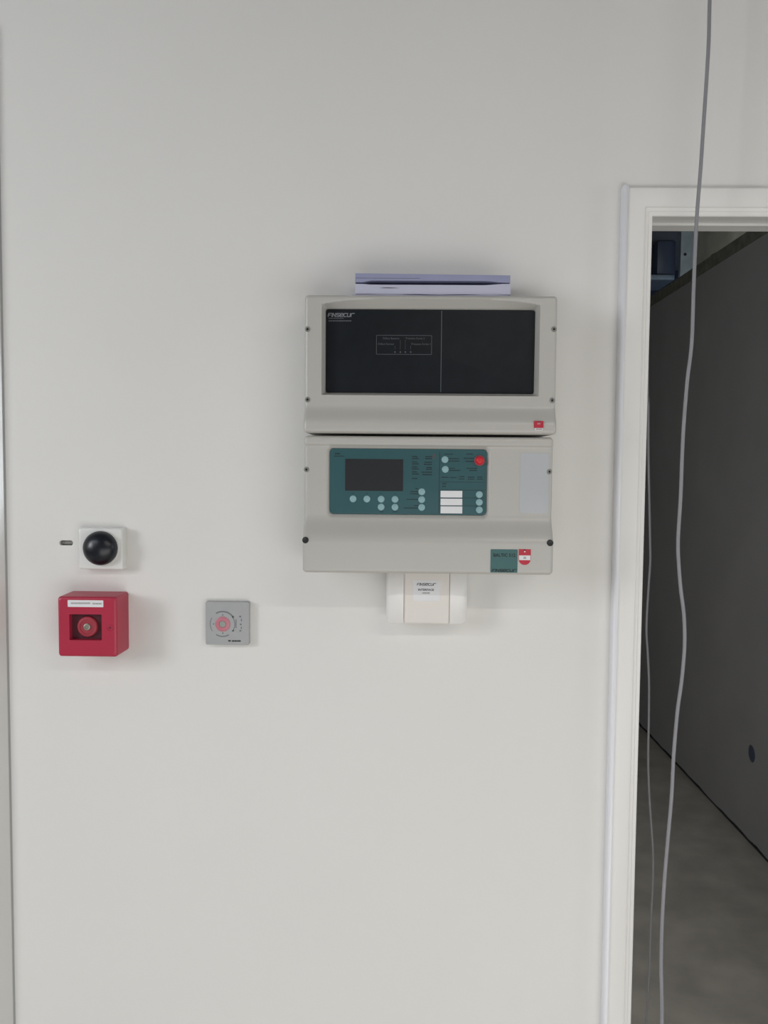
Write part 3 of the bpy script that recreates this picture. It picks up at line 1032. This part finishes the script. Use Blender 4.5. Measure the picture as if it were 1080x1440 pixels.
yg = YG - 0.0003
for a0, a1, r0, r1 in ((35, 122, 0.0200, 0.0225), (150, 215, 0.0205, 0.0215), (238, 300, 0.0200, 0.0218), (-38, 38, 0.0198, 0.0210)):
    arc('ring_arc', c.x, c.z, r0, r1, a0, a1, yg, 'ink_plate', ri)
for ang in (90, 180, 270):
    t = math.radians(ang)
    x, z = c.x + 0.0155 * math.cos(t), c.z + 0.0155 * math.sin(t)
    plate('tick_mark', x, z, 0.0022, 0.0022, 0.0005, YG, yg, 'ink_plate', ri)
for px, py, w2, h2 in ((328, 867.5, 2.6, 2.6), (328, 887, 2.6, 2.2), (337.8, 867, 2.8, 2.4), (339.5, 872, 1.5, 4.0), (338.5, 878, 2.4, 2.4), (339.3, 883, 1.4, 3.6), (338, 887, 2.6, 2.2), (332, 877, 1.2, 13)):
    p = at(px, py, YG)
    plate('pictogram', p.x, p.z, w2 * 0.00118, h2 * 0.00118, 0.0008, YG, yg, 'ink_plate', ri)
strokes('small_print', [(321, 324.5, 901.2, 2.0), (326, 339, 901.4, 1.8)], yg, 'ink_black', ri, 0.2)

# ------------------------------------------------------------------ hanging cables
YA = -0.055
pa = [(1001, -60), (998, 0), (996.5, 60), (993, 120), (989, 180), (985, 240), (979.6, 310), (975.6, 400), (972.8, 480), (967, 530), (964.3, 560), (961.3, 600), (959.3, 640), (957, 700), (953.5, 760),
      (954.6, 795), (957.5, 830), (961.3, 860), (962.8, 890), (962, 920), (958.2, 960), (952.7, 1000), (947.5, 1060), (944.4, 1120), (938.3, 1190), (934.3, 1240), (931, 1300), (929.8, 1360), (930.8, 1440)]
pts = [at(x, y, YA) for x, y in pa]
pts = [Vector((pts[0].x + 0.004, YA, ZC - 0.001)), Vector((pts[0].x + 0.004, YA, (ZC + pts[0].z) / 2))] + pts
z_end = pts[-1].z
pts += [Vector((pts[-1].x + 0.004, YA, z_end * 0.6)), Vector((pts[-1].x + 0.002, YA - 0.004, z_end * 0.25)), Vector((pts[-1].x - 0.004, YA - 0.01, 0.02)),
        Vector((pts[-1].x - 0.03, YA - 0.06, 0.004)), Vector((pts[-1].x - 0.14, YA - 0.16, 0.004))]
tag(tube('hanging_cable', pts, 0.0029, 'cable_grey'), 'grey electrical cable hanging in front of the door frame', 'cable', 'hanging cables')
YQ = 0.72
pb = [(911.0, 520), (912, 560), (912, 640), (913.2, 700), (914.2, 760), (914.5, 788), (912.5, 820), (910, 860), (909.2, 890), (911, 920), (912.7, 960), (912.6, 1000), (911.6, 1060),
      (912.3, 1100), (914.5, 1140), (918.2, 1195), (918.2, 1240), (915.2, 1300), (913.4, 1360), (908.5, 1440)]
pts = [at(x, y, YQ) for x, y in pb]
pts = [Vector((pts[0].x - 0.03, YQ, Z_TOP - 0.001)), Vector((pts[0].x - 0.02, YQ, (Z_TOP + pts[0].z) / 2))] + pts
pts += [Vector((pts[-1].x - 0.006, YQ, 0.012)), Vector((pts[-1].x - 0.02, YQ - 0.03, 0.004)), Vector((pts[-1].x - 0.10, YQ - 0.12, 0.004))]
tag(tube('hanging_cable', pts, 0.0027, 'cable_grey'), 'thinner looking grey cable hanging in the dark room behind the door frame', 'cable', 'hanging cables')
